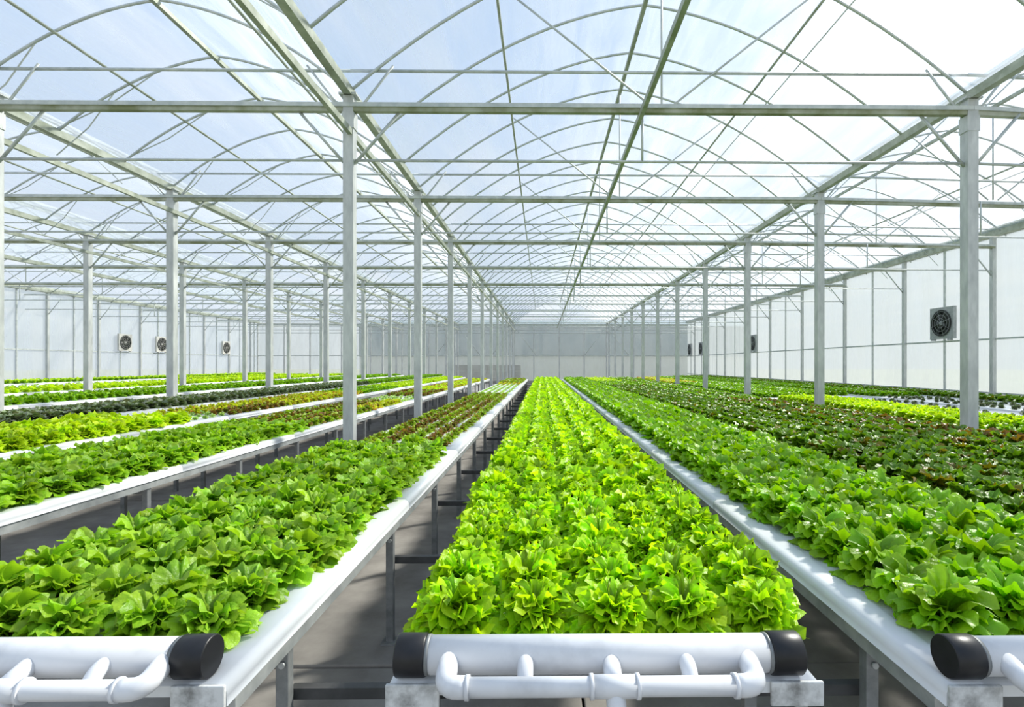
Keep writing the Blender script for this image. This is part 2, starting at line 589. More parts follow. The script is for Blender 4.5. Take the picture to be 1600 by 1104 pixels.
# ---- side walls
def side_wall(name, X, y_first, step, n, label, sgn):
    w = empty(name)
    tag(w, label, None, None, 'structure')
    zt = EYE + 3.60
    edges = [y_first + step * i for i in range(-3, n)] + [Y_END]
    post_me = slim_me = None
    for i in range(len(edges) - 1):
        a, b = edges[i], edges[i + 1]
        if b < -1:
            continue
        box('polycarbonate_panel', X, X + sgn * .016, a + .004, b - .004, .25, zt, M['poly'] if sgn > 0 else M['poly_left'], w)
        if post_me is None:
            o = box('wall_post', -.055, .055, -.055, .055, 0, zt, M['steel'], w, .005)
            o.location = (X - sgn * .07, a, 0)
            post_me = o.data
            o = box('slim_post', -.025, .025, -.025, .025, 0, zt, M['pipe_steel'], w)
            o.location = (X - sgn * .04, (a + b) / 2, 0)
            slim_me = o.data
        else:
            reuse('wall_post', post_me, w, (X - sgn * .07, a, 0))
            reuse('slim_post', slim_me, w, (X - sgn * .04, (a + b) / 2, 0))
        tube('knee_brace', [(X - sgn * .1, a, EYE + 2.45), (X - sgn * .75, a, EYE + 3.25)], .018, M['pipe_steel'], w, 6)
    y0 = edges[0]
    bar('wall_rail', (X - sgn * .03, y0, 2.36), (X - sgn * .03, Y_END, 2.36), .04, .05, M['pipe_steel'], w)
    bar('wall_rail', (X - sgn * .03, y0, .85), (X - sgn * .03, Y_END, .85), .04, .05, M['pipe_steel'], w)
    box('kerb', X - .1, X + .1, y0, Y_END, 0, .25, M['floor'], w)
    return w


side_wall('wall_right', XW_R, 14.79, 3.66, 9, 'translucent polycarbonate side wall with the big grey fan', 1)
side_wall('wall_left', XW_L, 26.8, 3.07, 7, 'translucent polycarbonate side wall with three pale fans', -1)

back = empty('wall_back')
tag(back, 'translucent polycarbonate end wall beyond the bench ends', None, None, 'structure')
px = [XW_L, -22.2, -20, -17.3, -14.8, -12.1, -9.8, -7.3, -5.0, -2.467, -.75, 1.45, 3.6, 5.535, 7.9, 10.2, XW_R]
for i in range(len(px) - 1):
    box('polycarbonate_panel', px[i] + .004, px[i + 1] - .004, Y_END, Y_END + .016, .25, ZG + .05, M['poly_back'], back)
    bar('wall_post', (px[i], Y_END - .06, 0), (px[i], Y_END - .06, ZG), .09, .09, M['steel'], back)
for z in (2.40, 4.35):
    bar('wall_rail', (XW_L, Y_END - .04, z), (XW_R, Y_END - .04, z), .05, .06, M['pipe_steel'], back)
bar('head_beam', (XW_L, Y_END - .06, ZG - .05), (XW_R, Y_END - .06, ZG - .05), .10, .16, M['steel_green'], back)
for gx in ROWS[:3]:
    for s in (-1, 1):
        tube('diagonal_brace', [(gx, Y_END - .1, ZG - .2), (gx + s * 1.9, Y_END - .1, 2.45)], .022, M['pipe_steel'], back, 6)
box('kerb', XW_L, XW_R, Y_END - .1, Y_END + .1, 0, .25, M['floor'], back)
for (x0, x1, rise) in BAYS:            # gable above the end wall
    V, Fc = [], []
    for i in range(2 * NA + 1):
        s = i / (2 * NA)
        u = 1 - abs(2 * s - 1)
        V += [(x0 + s * (x1 - x0), Y_END + .01, ZG + .06), (x0 + s * (x1 - x0), Y_END + .01, ZG + .07 + rise * arch_h(u))]
    for i in range(2 * NA):
        Fc.append((2 * i, 2 * i + 2, 2 * i + 3, 2 * i + 1))
    link_mesh('gable_film', V, Fc, M['film'], back)

# ---- beyond the end wall
shed = empty('neighbouring_shed', (4, 53, 0))
tag(shed, 'long blue grey shed with beige base seen blurred through the end wall', 'building')
box('base_wall', -22, 16, 0, 5, -.12, 2.45, M['shed_beige'], shed)
box('upper_cladding', -22, 16, -.15, 5, 2.45, 5.4, M['shed_grey'], shed)
V = [(-22.3, -.4, 5.4), (16.3, -.4, 5.4), (16.3, 5.3, 5.4), (-22.3, 5.3, 5.4), (-22.3, 2.4, 6.2), (16.3, 2.4, 6.2)]
link_mesh('roof', V, [(0, 1, 5, 4), (2, 3, 4, 5), (0, 4, 3), (1, 2, 5), (0, 3, 2, 1)], M['shed_grey'], shed)
cr = empty('crate_stack', (-4.9, 48.2, 0))
tag(cr, 'low dark stack of crates seen blurred through the end wall', 'crates')
for i in range(4):
    for j in range(3):
        box('crate', -3.0 + i * 1.5, -1.56 + i * 1.5, 0, 1.0, -.12 + j * .58, .44 + j * .58, M['shed_dark'], cr, .02)

# ------------------------------------------------------------------ fans
def ring_vf(r0, r1, x0, x1, n=28):
    V, Fc = [], []
    for k in range(n):
        t = 2 * math.pi * k / n
        for r, x in ((r0, x0), (r1, x0), (r1, x1), (r0, x1)):
            V.append((x, r * math.cos(t), r * math.sin(t)))
    for k in range(n):
        a, b = 4 * k, 4 * ((k + 1) % n)
        for i in range(4):
            j = (i + 1) % 4
            Fc.append((a + i, a + j, b + j, b + i))
    return V, Fc


def fan(X, Y, Z, size, face, label, mat):
    """face: +1 looks towards +x, -1 towards -x."""
    f = empty('exhaust_fan', (X, Y, Z), 0 if face > 0 else math.pi)
    tag(f, label, 'fan', 'wall fans')
    h = size / 2
    n = 32
    # square front plate with a round opening
    V, Fc = [], []
    for k in range(n):
        t = 2 * math.pi * k / n
        c, s = math.cos(t), math.sin(t)
        q = h / max(abs(c), abs(s))
        V += [(.10, .84 * h * c, .84 * h * s), (.10, q * c, q * s), (.0, q * c, q * s), (.0, .84 * h * c, .84 * h * s)]
    for k in range(n):
        a, b = 4 * k, 4 * ((k + 1) % n)
        for i in range(4):
            Fc.append((a + i, a + (i + 1) % 4, b + (i + 1) % 4, b + i))
    housing = link_mesh('housing', V, Fc, mat, f)
    V, Fc = ring_vf(.80 * h, .84 * h, .02, .13)
    link_mesh('shroud', V, Fc, M['fan_dark'], f)
    box('back_screen', .0, .012, -.83 * h, .83 * h, -.83 * h, .83 * h, M['fan_dark'], f)
    V, Fc = tube_vf([(.02, 0, 0), (.12, 0, 0)], [.16 * h, .13 * h], 14)
    hub = link_mesh('hub', V, Fc, mat, f)
    for k in range(6):
        a = 2 * math.pi * k / 6
        V = []
        for r, wd, tw in ((.14, .10, .05), (.45, .22, .045), (.76, .30, .03)):
            for s in (-1, 1):
                V.append((.065 + s * tw * .7, r * h * math.cos(a) - s * wd * h * .5 * math.sin(a), r * h * math.sin(a) + s * wd * h * .5 * math.cos(a)))
        V += [(x + .012, y, z) for x, y, z in V]
        Fc = [(0, 2, 3, 1), (2, 4, 5, 3), (6, 7, 9, 8), (8, 9, 11, 10), (0, 6, 8, 2), (2, 8, 10, 4), (1, 3, 9, 7), (3, 5, 11, 9), (4, 10, 11, 5), (0, 1, 7, 6)]
        link_mesh('blade', V, Fc, M['fan_dark'], hub)
    for r in (.3, .52, .74):
        V, Fc = ring_vf(r * h - .004, r * h + .004, .122, .130, 24)
        link_mesh('guard_ring', V, Fc, mat, f)
    for k in range(4):
        a = math.pi * k / 4 + .3
        tube('guard_rod', [(.132, -.82 * h * math.cos(a), -.82 * h * math.sin(a)), (.132, .82 * h * math.cos(a), .82 * h * math.sin(a))], .005, mat, f, 5)
    for s in (-1, 1):
        box('mounting_foot', .02, .16, s * .7 * h - .03, s * .7 * h + .03, -h - .05, -h, mat, housing)


fan(XW_R - .10, 16.55, 2.93, .98, -1, 'large grey square exhaust fan on the sunny wall, nearest of its row', M['fan_grey'])
fan(XW_R - .10, 31.6, 2.90, .98, -1, 'grey exhaust fan on the sunny wall, second from the front', M['fan_grey'])
fan(XW_R - .10, 42.0, 2.90, .98, -1, 'small dark exhaust fan on the sunny wall, third from the front', M['fan_grey'])
fan(XW_R - .10, 45.2, 2.90, .98, -1, 'small dark exhaust fan on the sunny wall beside the end corner', M['fan_grey'])
fan(XW_L + .10, 31.6, 2.93, .98, 1, 'pale exhaust fan on the far wall, leftmost of three', M['fan_pale'])
fan(XW_L + .10, 34.6, 2.93, .98, 1, 'pale exhaust fan on the far wall, middle of three', M['fan_pale'])
fan(XW_L + .10, 41.6, 2.93, .98, 1, 'pale exhaust fan on the far wall, rightmost of three', M['fan_pale'])

# ------------------------------------------------------------------ growing benches
def tray_vf(w, L):
    """Shallow white channel: rounded lips that turn down at both sides. Origin at the top's left front corner."""
    top, bot = [], []
    rr = .034
    top.append((0, -.062))
    bot.append((.012, -.062))
    for i in range(6):
        a = math.pi - i * math.pi / 2 / 5
        top.append((rr + rr * math.cos(a), -rr + rr * math.sin(a)))
        bot.append((rr + (rr - .012) * math.cos(a), -rr + (rr - .012) * math.sin(a)))
    top += [(.10, 0), (.115, -.006)]
    bot += [(.10, -.030), (.115, -.036)]
    T = top + [(w - x, z) for x, z in reversed(top)]
    B = bot + [(w - x, z) for x, z in reversed(bot)]
    n = len(T)
    V = [(x, y, z) for y in (0, L) for P in (T, B) for x, z in P]
    Fc = []
    for i in range(n - 1):
        a, b, c, d = i, i + 1, n + i, n + i + 1
        o = 2 * n
        Fc += [(a, b, o + b, o + a), (d, c, o + c, o + d), (b, a, c, d), (o + a, o + b, o + d, o + c)]
    Fc += [(0, n, 3 * n, 2 * n), (n - 1, 3 * n - 1, 4 * n - 1, 2 * n - 1)]
    return V, Fc


def bench(label, x0, x1, zt, y0, y1, leg_dy=1.45, front=False, cross=None):
    b = empty('growing_bench', (x0, y0, 0))
    tag(b, label, 'bench', 'long white growing benches')
    w = x1 - x0
    me = None
    n = int((y1 - y0) / 2.0)
    L = (y1 - y0) / n
    for i in range(n):
        if me is None:
            V, Fc = tray_vf(w, L - .005)
            o = link_mesh('tray_section', V, Fc, M['white'], b, True)
            me = o.data
            me.polygons.foreach_set('use_smooth', [abs(p.normal.y) < .5 for p in me.polygons])
            o.location = (0, 0, zt)
        else:
            reuse('tray_section', me, b, (0, i * L, zt))
    for s, xx in ((0, .03), (1, w - .03)):
        box('side_rail', xx - .018, xx + .018, .06, y1 - y0, zt - .118, zt - .060, M['rail'], b)
    leg_me = br_me = bolt_me = plate_me = None
    yy = .42
    while yy < y1 - y0:
        for xx in (.045, w - .045):
            o = None
            if leg_me is None:
                o = box('leg', -.022, .022, -.022, .022, 0, zt - .1, M['leg'], b, .004)
                leg_me = o.data
                o.location = (xx, yy, 0)
            else:
                o = reuse('leg', leg_me, b, (xx, yy, 0))
            if front and yy < 9:
                if bolt_me is None:
                    q = tube('bolt', [(0, 0, 0), (0, -.012, 0)], .011, M['rail'], o, 8)
                    bolt_me = q.data
                    q.location = (.004, -.022, zt - .17)
                    q = box('foot_plate', -.045, .045, -.045, .045, 0, .012, M['leg'], o)
                    plate_me = q.data
                else:
                    reuse('bolt', bolt_me, o, (.004, -.022, zt - .17))
                    reuse('foot_plate', plate_me, o)
        if br_me is None:
            o = box('cross_bar', .066, w - .066, -.02, .02, -.022, .022, M['leg'], b)
            br_me = o.data
            o.location = (0, yy, zt - .14)
        else:
            reuse('cross_bar', br_me, b, (0, yy, zt - .14))
        if cross:
            o = box('floor_tie', cross[0], cross[1], yy + .03, yy + .065, .455, .495, M['dark_bar'], b)
        yy += leg_dy
    if front:
        for s in (0, 1):
            xa = 0 if s == 0 else w - .15
            box('corner_block', xa + .002, xa + .148, -.012, .0, zt - .068, zt - .0005, M['block'], b, .004)
    return b


BENCH = {
    'C': (-.43, .775, .78, 1.475, 31.5),
    'L1': (-2.08, -.86, .78, 1.475, 31.5),
    'R1': (1.10, 2.34, .78, 1.45, 31.5),
    'L2': (-4.40, -3.12, .78, 2.6, 32.0),
    'R2': (2.52, 3.78, .78, 1.6, 32.5),
    'R3': (3.95, 5.22, .78, 2.5, 33.0),
    'L3': (-6.05, -4.72, .87, 4.0, 33.0),
    'L4': (-7.16, -6.1, .95, 5.0, 33.5),
    'L5': (-10.1, -8.75, .97, 7.0, 34.0),
    'L6': (-14.0, -12.35, .97, 9.0, 35.0),
    'L7': (-17.0, -15.3, .97, 12.0, 36.0),
    'L8': (-20.5, -18.4, .97, 15.0, 38.0),
    'R4': (5.80, 7.10, .78, 4.5, 34.0),
    'R5': (7.35, 8.6, .78, 6.0, 36.0),
    'R6': (8.95, 10.4, .78, 7.5, 38.0),
    'R7': (10.7, 12.0, .78, 9.0, 40.0),
}
BL = {
    'C': 'middle white bench under frilly lime lettuce with black capped pipe',
    'L1': 'white bench left of the middle bench under broad green lettuce',
    'R1': 'white bench right of the middle bench under glossy green lettuce',
    'L2': 'white bench behind the left column row under green and red lettuce',
    'L3': 'white bench with lime and amber lettuce, third left of the middle bench',
    'L4': 'bench of dark grey green plants before the second left column row',
    'L5': 'bench of deep green plants just beyond the dark grey green ones',
    'L6': 'bench of lime lettuce, third from the far left wall',
    'L7': 'half empty white bench, second from the far left wall',
    'L8': 'bench of lime lettuce nearest the far left wall',
    'R2': 'bench of dark glossy plants right of the glossy green lettuce',
    'R3': 'bench of dark brown tinged plants before the right column row',
    'R4': 'bench with bright lime lettuce behind the right column row',
    'R5': 'bench of sparse dark plants just beyond the bright lime lettuce',
    'R6': 'bench of dark plants, second from the sunny wall with grey fan',
    'R7': 'bench of green plants nearest the sunny wall with grey fan',
}
for k, v in BENCH.items():
    bench(BL[k], v[0], v[1], v[2], v[3], v[4], 1.31 if k in ('C', 'L1', 'R1', 'L2') else 2.62, k in ('C', 'L1', 'R1'),
          (-.47, 1.60) if k == 'C' else None)


# ---- water headers at the bench fronts
def elbow_pts(a, b, c, rad, n=6):
    """Polyline a-b-c with the corner at b rounded."""
    a, b, c = Vector(a), Vector(b), Vector(c)
    p, q = b + (a - b).normalized() * rad, b + (c - b).normalized() * rad
    out = [a]
    for i in range(n + 1):
        t = i / n
        out.append(p * (1 - t) ** 2 + b * (2 * t * (1 - t)) + q * t ** 2)
    out.append(c)
    return out


def header(label, xa, xb, y, zc, xm0, xm1, xt, stubs, caps=(True, True)):
    h = empty('drain_header', ((xa + xb) / 2, y, zc - .05))
    tag(h, label, 'pipe', 'white pipe headers on the bench fronts')
    ox = (xa + xb) / 2
    P = lambda X, Y, Z: (X - ox, Y - y, Z - zc + .05)
    tube('header_pipe', [P(xa + .03, y, zc), P(xb - .03, y, zc)], .0505, M['pvc'], h, 28)
    for i, (x0, x1) in enumerate(((xa, xa + .082), (xb - .088, xb))):
        rr = [.0535, .057, .057, .0535]
        xx = [x0, x0 + .004, x1 - .004, x1]
        tube('end_cap', [P(v, y, zc) for v in xx], rr, M['rubber'], h, 32)
        xr = x1 + .004 if i == 0 else x0 - .004
        tube('clamp_ring', [P(xr - .006, y, zc), P(xr + .006, y, zc)], .0525, M['leg'], h, 28)
    ym, zm, rm = y - .118, zc - .022, .0245
    tube('manifold_pipe', [P(xm0 + .05, ym, zm), P(xm1 - .05, ym, zm)], rm, M['pvc'], h, 20)
    for xm, s in ((xm0, 1), (xm1, -1)):
        pts = elbow_pts(P(xm + .026 * s, y - .03, zc + .004), P(xm + .026 * s, ym, zm), P(xm + .085 * s, ym, zm), .04)
        e = tube('elbow', pts, rm + .0035, M['pvc'], h, 18)
        tube('elbow_collar', [P(xm + .082 * s, ym, zm), P(xm + .092 * s, ym, zm)], rm + .0062, M['pvc'], e, 20)
    for xs_ in stubs:
        pts = elbow_pts(P(xs_, y - .035, zc + .003), P(xs_, ym + .045, zc + .001), P(xs_, ym + .02, zm - .004), .025)
        tube('stub_elbow', pts, .0215, M['pvc'], h, 14)
    t = tube('tee', [P(xt - .062, ym, zm), P(xt + .062, ym, zm)], rm + .004, M['pvc'], h, 20)
    for s in (-1, 1):
        tube('tee_collar', [P(xt + s * .060 - .005, ym, zm), P(xt + s * .060 + .005, ym, zm)], rm + .0068, M['pvc'], t, 20)
    tube('tee_neck', [P(xt, y - .035, zc), P(xt, ym, zm)], rm, M['pvc'], t, 16)
    tube('drop_pipe', elbow_pts(P(xt, ym, zm), P(xt + .008, ym - .012, zm - .10), P(xt + .008, ym - .012, .02), .03), rm + .001, M['pvc'], h, 18)
    return h


header('white drain pipe with black end caps across the middle bench front', -.405, .722, 1.507, .838, -.281, .588, .187, (-.046, .392))
header('white drain pipe with black end caps on the left bench front', -2.02, -.918, 1.507, .838, -1.83, -1.00, -1.385, (-1.18, -1.62))
header('white drain pipe with black end caps on the right bench front', 1.118, 2.28, 1.482, .838, 1.235, 2.16, 1.70, (1.46, 1.94))

# ------------------------------------------------------------------ lettuce
def leaf_grid(L, nr, nt, thmax, wf, ruf, nruf, a0, kap, cup, az, off, rng, broad, roll):
    """One leaf: a fan from its stalk to a waved, lobed rim, bent outwards. Vertices, quads, UV (U from stalk to rim)."""
    r = np.linspace(.06, 1, nr + 1) ** .8
    th = np.linspace(-1, 1, nt + 1)
    ph = rng.uniform(0, 6.28, 5)
    T = th * thmax
    lob = .07 * np.sin(nruf * .93 * T + ph[2]) + .035 * np.sin(nruf * 1.7 * T + ph[3])
    prof = 1 - (.40 - .12 * broad) * np.abs(th) ** 1.8 + lob * (1 - .55 * broad)
    RR = L * (r[:, None] + (prof[None, :] - 1) * r[:, None] ** 1.3)
    x = wf * RR * np.sin(T)[None, :]
    y = RR * np.cos(T)[None, :]
    edge = r[:, None] ** (1.0 + .9 * broad)
    w1 = np.sin(nruf * T + ph[0])[None, :]
    w2 = np.sin(1.83 * nruf * T + ph[1])[None, :]
    z = ruf * edge * (w1 + .6 * w2 * r[:, None])
    z = z + ruf * .45 * np.sin(5.5 * r[:, None] + 2.1 * T[None, :] + ph[4]) * r[:, None]
    z = z + cup * x * x / L + roll * x
    z = z + .0035 * np.sin(105 * x + ph[3]) * np.sin(95 * y + ph[4])
    z = z - (1.1 - .3 * broad) * L * np.clip(r - .66, 0, 1)[:, None] ** 2
    # the rim also swings sideways, so that the frill closes on itself
    x = x + .7 * ruf * edge * np.cos(nruf * T + ph[0])[None, :] * (1 - .6 * broad)
    y = y + .5 * ruf * edge * np.cos(1.4 * nruf * T + ph[2])[None, :]
    yy = np.clip(y / L, -.2, 1.25)
    a = a0 - kap * yy
    k = kap if abs(kap) > 1e-3 else 1e-3
    d = (L / k) * (math.sin(a0) - np.sin(a))
    h = (L / k) * (np.cos(a) - math.cos(a0))
    d = d - z * np.sin(a) + off
    h = h + z * np.cos(a)
    c, s = math.cos(az), math.sin(az)
    X = d * c - x * s
    Y = d * s + x * c
    V = np.stack([X, Y, np.maximum(h, .004)], -1).reshape(-1, 3)
    UV = np.stack([np.broadcast_to(r[:, None], x.shape), np.broadcast_to((th[None, :] + 1) / 2, x.shape)], -1).reshape(-1, 2)
    i = np.arange(nr)[:, None] * (nt + 1) + np.arange(nt)[None, :]
    Q = np.stack([i, i + 1, i + nt + 2, i + nt + 1], -1).reshape(-1, 4)
    return V, Q, UV


# style: half angle, width, ruffle, waves, outer and inner leaf length, outer and inner pitch, bend, rise of the stem, cup, broadness, leaves
STYLE = dict(frilly=(1.75, .74, .0165, 12.5, .158, .125, 12, 80, 26, .070, .15, .0, 46),
             broad=(1.6, .60, .0130, 8.0, .148, .132, 18, 82, 42, .045, .55, .45, 38),
             tall=(1.6, .54, .0130, 8.0, .145, .155, 20, 84, 46, .045, .6, .45, 38),
             loose=(1.6, .58, .0120, 8.0, .115, .105, 22, 86, 40, .050, .4, .3, 28))


def head(style, lod, rng):
    """The leaves (V, Q, UV) of one head, about .13 m in radius at scale 1."""
    thm, wf, ruf, nruf, L0, L1, p0, p1, bend, rise, cup, broad, N = STYLE[style]
    nr, nt = {0: (5, 34), 1: (3, 20), 2: (2, 9), 3: (2, 6)}[lod]
    if lod == 0 and broad:
        nt = 26
    N = int(N * {0: 1, 1: .82, 2: .6, 3: .38}[lod])
    nruf *= {0: 1, 1: .75, 2: .42, 3: .28}[lod] if not broad else {0: 1, 1: 1, 2: .68, 3: .45}[lod]
    wf *= {0: 1, 1: 1.05, 2: 1.15, 3: 1.35}[lod]
    out = []
    for i in range(N):
        t = (i + .5) / N
        L = (L0 + (L1 - L0) * t ** .8) * rng.uniform(.86, 1.12)
        a0 = R(p0 + (p1 - p0) * t ** .8 + rng.uniform(-9, 9))
        kap = R(bend + rng.uniform(-22, 24))
        az = i * 2.39996 + rng.uniform(-.3, .3)
        V, Q, UV = leaf_grid(L, nr, nt, thm, wf * rng.uniform(.85, 1.15), ruf * rng.uniform(.8, 1.25), nruf * rng.uniform(.85, 1.15), a0, kap,
                             cup * rng.uniform(.3, 1.2), az, .004 + .014 * (1 - t), rng, broad, rng.uniform(-.3, .3))
        V[:, 2] += rise * t ** 1.2
        out.append((V, Q, UV))
    return out


def quad_mesh(name, V, Q, UV, mat):
    me = bpy.data.meshes.new(name)
    me.vertices.add(len(V))
    me.vertices.foreach_set('co', np.ascontiguousarray(V, dtype=np.float32).ravel())
    me.loops.add(4 * len(Q))
    Qf = np.ascontiguousarray(Q, dtype=np.int32).ravel()
    me.loops.foreach_set('vertex_index', Qf)
    me.polygons.add(len(Q))
    me.polygons.foreach_set('loop_start', np.arange(0, 4 * len(Q), 4, dtype=np.int32))
    me.polygons.foreach_set('use_smooth', np.ones(len(Q), dtype=bool))
    uvl = me.uv_layers.new(name='UVMap')
    uvl.data.foreach_set('uv', np.ascontiguousarray(UV[Qf], dtype=np.float32).ravel())
    me.materials.append(mat)
    me.update(calc_edges=True)
    return me


def join(parts):
    n, Vs, Qs, Us = 0, [], [], []
    for V, Q, U in parts:
        Vs.append(V)
        Qs.append(Q + n)
        Us.append(U)
        n += len(V)
    return np.concatenate(Vs), np.concatenate(Qs), np.concatenate(Us)


HEADS = {}


def heads(style, lod, nvar=4):
    key = (style, lod)
    if key not in HEADS:
        rng = np.random.default_rng(11 + 100 * lod + len(style))
        HEADS[key] = [head(style, lod, rng) for _ in range(nvar)]
    return HEADS[key]


MESHES = {}


def head_mesh(style, lod, leafmat, i):
    key = (style, lod, leafmat)
    if key not in MESHES:
        MESHES[key] = [quad_mesh(leafmat + '_head', *join(h), LEAF[leafmat]) for h in heads(style, lod)]
    return MESHES[key][i % len(MESHES[key])]


HERO = {}


def hero_leaves(style, leafmat, i):
    key = (style, leafmat)
    if key not in HERO:
        HERO[key] = [[quad_mesh('leaf', *lf, LEAF[leafmat]) for lf in h] for h in heads(style, 0)]
    return HERO[key][i % len(HERO[key])]


ROWN = ['left edge row', 'second row', 'middle row', 'fourth row', 'right edge row']
KIND = {'frilly': ('frilly_lettuce', 'frilly lime lettuce'), 'broad': ('broad_leaf_lettuce', 'broad leaf green lettuce'),
        'glossy': ('glossy_lettuce', 'glossy green lettuce'), 'dark': ('dark_leaf_lettuce', 'dark glossy lettuce'),
        'brown': ('brown_leaf_lettuce', 'brown tinged dark lettuce'), 'red': ('red_leaf_lettuce', 'red brown lettuce'),
        'amber': ('amber_lettuce', 'amber and yellow lettuce'), 'olive': ('olive_lettuce', 'olive green lettuce'),
        'lime': ('lime_lettuce', 'bright lime lettuce'), 'grey': ('grey_leaf_lettuce', 'dark grey green lettuce'),
        'deep': ('deep_green_lettuce', 'deep green lettuce'), 'pale': ('pale_seedling', 'pale green seedling')}
COUNT = {}


def ordinal(n):
    if n <= 12:
        return ORD[n]
    if n < 20:
        return ['thirteenth', 'fourteenth', 'fifteenth', 'sixteenth', 'seventeenth', 'eighteenth', 'nineteenth'][n - 13]
    t, u = divmod(n, 10)
    w = ['twent', 'thirt', 'fort', 'fift', 'sixt', 'sevent', 'eight', 'ninet'][t - 2]
    return w + 'ieth' if u == 0 else w + 'y-' + ORD[u]


ROW_LAST = {}


def crop(bk, where, y0, y1, style, mats, dy, rows=5, scale=1.0, hero_to=0.0, single_to=0.0, ml=.13, mr=.13, jit=.014, skip=0.0, lastlod=2, patch=''):
    """One stretch of a bench planted in rows. mats: one leaf material, or one for each row. Heads nearer than single_to stand singly."""
    X0, X1, zt = BENCH[bk][:3]
    far = {}
    rng = np.random.default_rng(int(abs(X0) * 1000) + int(y0 * 10))
    for r in range(rows):
        mt = mats if isinstance(mats, str) else mats[r % len(mats)]
        x = X0 + ml + (X1 - X0 - ml - mr) * r / (rows - 1)
        y = y0 + rng.uniform(0, dy * .3)
        n = 0
        while y < y1:
            if rng.random() < skip:
                y += dy
                continue
            xx, yy = x + rng.normal(0, jit), y + rng.normal(0, jit)
            s = scale * rng.uniform(.90, 1.10)
            rot = rng.uniform(0, 6.28)
            var = int(rng.integers(0, 4))
            # in the picture?
            inside = abs(xx + .03) / max(yy, .1) < 1.06 + .1 / max(yy, .3)
            if not inside:              # just outside the frame: part of the massed planting
                if abs(xx) / max(yy, .1) < 1.9:
                    far.setdefault(mt, []).append((xx, yy, zt - .006, rot, s, var, 2))
                y += dy
                continue
            n += 1
            name, lab = KIND[mt]
            if yy < single_to and COUNT.get(name, 0) < 300:
                COUNT[name] = COUNT.get(name, 0) + 1
                if yy < hero_to:
                    o = empty(name, (xx, yy, zt - .006), rot)
                    o.scale = (s, s, s)
                    for me in hero_leaves(style, mt, var):
                        lf = bpy.data.objects.new('leaf', me)
                        COL.objects.link(lf)
                        lf.parent = o
                else:
                    lod = 1 if yy < 6.0 else 2
                    o = reuse(name, head_mesh(style, lod, mt, var), None, (xx, yy, zt - .006), rot, s)
                rn = ROWN[r] if rows == 5 else ORD[r + 1] + ' row'
                tag(o, f'{lab}, {ordinal(n)} from front, {rn}, {where}', 'lettuce', f'{lab} on the {where}')
            else:
                far.setdefault(mt, []).append((xx, yy, zt - .006, rot, s, var, 2 if (yy < 20 and lastlod == 2) else 3))
            y += dy * rng.uniform(.93, 1.07)
    for mt, lst in far.items():
        Vs, Qs, Us, n = [], [], [], 0
        for (xx, yy, z, rot, s, var, lod) in lst:
            key = ('J', style, lod, var)
            if key not in HERO:
                HERO[key] = join(heads(style, lod)[var])
            V, Q, U = HERO[key]
            c, sn = math.cos(rot) * s, math.sin(rot) * s
            W = np.empty_like(V)
            W[:, 0] = V[:, 0] * c - V[:, 1] * sn + xx
            W[:, 1] = V[:, 0] * sn + V[:, 1] * c + yy
            W[:, 2] = V[:, 2] * s + z
            Vs.append(W)
            Qs.append(Q + n)
            Us.append(U)
            n += len(V)
        me = quad_mesh('lettuce_foliage', np.concatenate(Vs), np.concatenate(Qs), np.concatenate(Us), LEAF[mt])
        o = reuse('lettuce_foliage', me)
        tag(o, f'remaining rows of {KIND[mt][1]} plants, {patch or where}', 'lettuce', None, 'stuff')


# the three near benches
crop('C', 'middle bench', 1.70, 31.2, 'frilly', 'frilly', .205, scale=1.0, hero_to=3.3, single_to=14.0, ml=.15, mr=.04)
crop('L1', 'left bench', 1.72, 5.35, 'broad', 'broad', .215, scale=1.0, hero_to=3.0, single_to=9, ml=.13, mr=.20)
crop('R1', 'right bench', 1.72, 31.2, 'tall', 'glossy', .205, scale=1.0, hero_to=3.2, single_to=14.0, ml=.25, mr=.12)
# farther stretches of the left bench
crop('L1', 'left bench', 5.75, 12.6, 'loose', ['olive', 'red', 'olive', 'red', 'olive'], .21, scale=.66, single_to=12.6, ml=.2, mr=.2, patch='middle stretch of the left bench')
crop('L1', 'left bench', 12.8, 15.2, 'loose', 'olive', .20, scale=.75, ml=.2, mr=.2, patch='left bench before the seedlings')
crop('L1', 'left bench', 15.6, 22.5, 'loose', 'pale', .22, scale=.42, ml=.2, mr=.2, lastlod=3, patch='seedling stretch of the left bench')
crop('L1', 'left bench', 22.8, 24.5, 'loose', 'amber', .22, scale=.6, ml=.2, mr=.2, lastlod=3, patch='left bench behind the seedlings')
crop('L1', 'left bench', 24.8, 31.0, 'broad', 'olive', .22, scale=.8, ml=.2, mr=.2, lastlod=3, patch='far end of the left bench')
# second left bench
W2 = 'bench behind the left columns'
crop('L2', W2, 2.75, 7.4, 'broad', 'broad', .21, scale=.98, single_to=9, ml=.15, mr=.15)
crop('L2', W2, 7.5, 10.2, 'loose', ['olive', 'red', 'olive', 'red', 'olive'], .21, scale=.85, single_to=10.2, ml=.16, mr=.16)
crop('L2', 'middle bench stretch behind left columns', 10.3, 12.4, 'loose', ['red', 'red', 'red', 'amber', 'amber'], .21, scale=.8, single_to=12.4, ml=.16, mr=.16)
crop('L2', W2, 12.6, 14.6, 'loose', 'pale', .22, scale=.45, ml=.18, mr=.18, lastlod=3, patch='pale patch behind the left columns')
crop('L2', W2, 14.8, 17.5, 'loose', ['red', 'olive'], .21, scale=.75, ml=.16, mr=.16, patch='red patch behind the left columns')
crop('L2', W2, 17.6, 31.5, 'loose', ['amber', 'lime'], .22, scale=.75, ml=.16, mr=.16, lastlod=3, patch='far yellow stretch behind the left columns')
W3 = 'third bench left of the middle'
crop('L3', W3, 4.15, 7.3, 'frilly', 'lime', .20, scale=.85, single_to=9, ml=.14, mr=.14)
